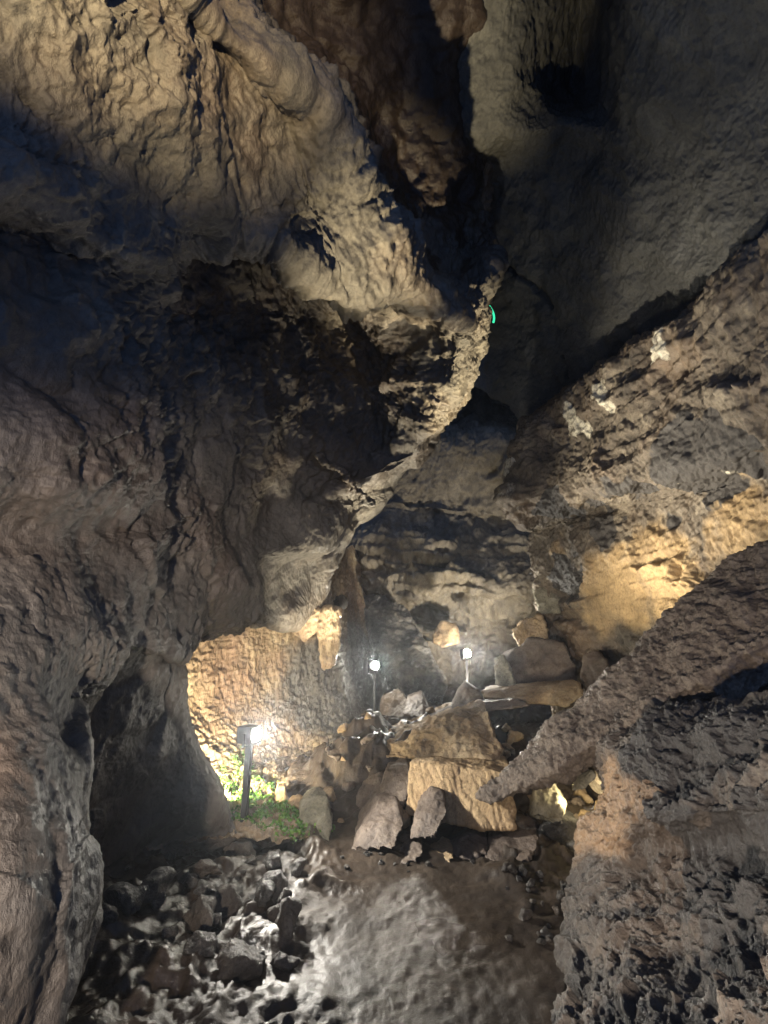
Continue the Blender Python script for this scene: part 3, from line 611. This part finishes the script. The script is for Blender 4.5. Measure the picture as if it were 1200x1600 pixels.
def lamp(base, height, aim, label, watts, cone=165, blend=.5, body=(.17, .11, .13), glass=.045, post=.03, col=COOL):
    """flood lamp on a post: looks along its own -Y"""
    root = bpy.data.objects.new("lamp_post", None); C.objects.link(root); root.location = base; tag(root, label, "lamp", "path lamps on posts")
    bm = bmesh.new(); box_bm(bm, post, post, height, (0, 0, height / 2), .004); part("post", bm, steel, root)
    bm = bmesh.new(); box_bm(bm, post * 3.6, post * 3.6, .012, (0, 0, .006), .003); part("base_plate", bm, steel, root)
    bm = bmesh.new(); rr = random.Random(7)
    for k in range(9):
        z0, z1 = height * k / 9, height * (k + 1) / 9
        bmesh.ops.create_cone(bm, cap_ends=True, segments=8, radius1=.006, radius2=.006, depth=(z1 - z0) * 1.05, matrix=Matrix.Translation((post * .5 + .006 + rr.uniform(0, .004), -post * .2, (z0 + z1) / 2)) @ Matrix.Rotation(rr.uniform(-.05, .05), 4, 'Y'))
    part("cable", bm, steel, root)
    d = Vector(aim); yaw = math.atan2(d.x, -d.y); pitch = math.atan2(d.z, math.hypot(d.x, d.y))
    rot = (-pitch, 0, yaw)
    bm = bmesh.new(); bw, bd, bh = body
    box_bm(bm, bw, bd, bh, (0, 0, 0), .008)
    for k in range(6): box_bm(bm, bw * .92, .004, bh * .9, (0, bd * .5 + .012 , 0), .001) if k == 0 else box_bm(bm, .004, .02, bh * .9, (-bw * .42 + bw * .84 * (k - 1) / 4, bd * .5 + .008, 0), .001)
    h = part("lamp_head", bm, steel, root, (0, 0, height + bh * .45), rot)
    bm = bmesh.new(); cyl_bm(bm, glass, .008, (0, -bd * .5 - .006, 0), 'Y', 28); part("lens", bm, glow, h)
    bm = bmesh.new()
    for s in (-1, 1): box_bm(bm, .006, .03, bh * .75, (s * (bw * .5 + .005), 0, -bh * .3), .001)
    box_bm(bm, bw + .02, .03, .006, (0, 0, -bh * .62), .001)
    part("bracket", bm, steel, h)
    dn = d.normalized(); src = Vector(base) + Vector((0, 0, height + bh * .45)) + dn * (bd * .5 + .03)
    look("lamp_light", src, src + dn, watts, cone, blend, col, glass)
    return root
def lamp_at(px, py, r, base_py, aim, label, watts, **k):
    top = at(px, py, r); g = at(px, base_py, r)
    z = floor_h(np.array([top[0]]), np.array([top[1]]))[0] - .03
    lamp((top[0], top[1], z), top[2] - z - .05, aim, label, watts, **k)
lamp_at(390, 1150, 4.65, 1300, (.85, -.52, .02), "near lamp on a tall black post in front of the mossy alcove", 300, cone=125, body=(.13, .16, .14), glass=.046, post=.05)
lamp_at(585, 1042, 7.4, 1110, (.25, -.95, .1), "far left lamp glaring on its thin post before the black ridge", 100, cone=130, body=(.17, .08, .15), glass=.056, post=.02)
lamp_at(728, 1023, 8.2, 1090, (.42, -.88, .15), "far right lamp glaring beside the small pale yellow rock", 210, cone=135, body=(.17, .08, .15), glass=.062, post=.02)

# ------------------------------------------------------------------ small things
bm = bmesh.new(); path = [at(758 + 14 * math.sin(t * 2.0), 470 + 34 * t, 6.9 - .1 * t) for t in np.linspace(0, 1, 24)]
ring = []
for k, p in enumerate(path):
    t = Vector(path[min(k + 1, 23)] - path[max(k - 1, 0)]).normalized(); a = t.orthogonal().normalized(); b = t.cross(a)
    ring.append([bm.verts.new(Vector(p) + (a * math.cos(q) + b * math.sin(q)) * .014) for q in np.linspace(0, 2 * math.pi, 9)[:-1]])
for k in range(23):
    for j in range(8): bm.faces.new((ring[k][j], ring[k][(j + 1) % 8], ring[k + 1][(j + 1) % 8], ring[k + 1][j]))
bm.faces.new(ring[0][::-1]); bm.faces.new(ring[-1])
me = bpy.data.meshes.new("light_tube"); bm.to_mesh(me); bm.free(); me.materials.append(plain("green_tube", (.05, .6, .3), .3, 0, (.05, .9, .45), 1.2))
o = bpy.data.objects.new("light_tube", me); C.objects.link(o); tag(o, "short curved green glowing tube at the overhang's lit edge", "light tube")

# ------------------------------------------------------------------ damp air
HAZE = 0.0042
bm = bmesh.new(); bmesh.ops.create_cube(bm, size=1)
for v in bm.verts: v.co = Vector((v.co.x * 24, v.co.y * 30 + 8, v.co.z * 14 + 5.6))
me = bpy.data.meshes.new("haze"); bm.to_mesh(me); bm.free()
hm = bpy.data.materials.new("damp_air"); hm.use_nodes = True; nt = hm.node_tree; nt.nodes.clear()
pv = nd(nt, 'ShaderNodeVolumePrincipled', {'Color': (.86, .92, 1, 1), 'Density': HAZE, 'Anisotropy': .85})
out = nd(nt, 'ShaderNodeOutputMaterial'); nt.links.new(pv.outputs[0], out.inputs['Volume'])
me.materials.append(hm); o = bpy.data.objects.new("haze", me); C.objects.link(o); tag(o, "thin damp haze hanging in the cave air", None, kind="stuff")
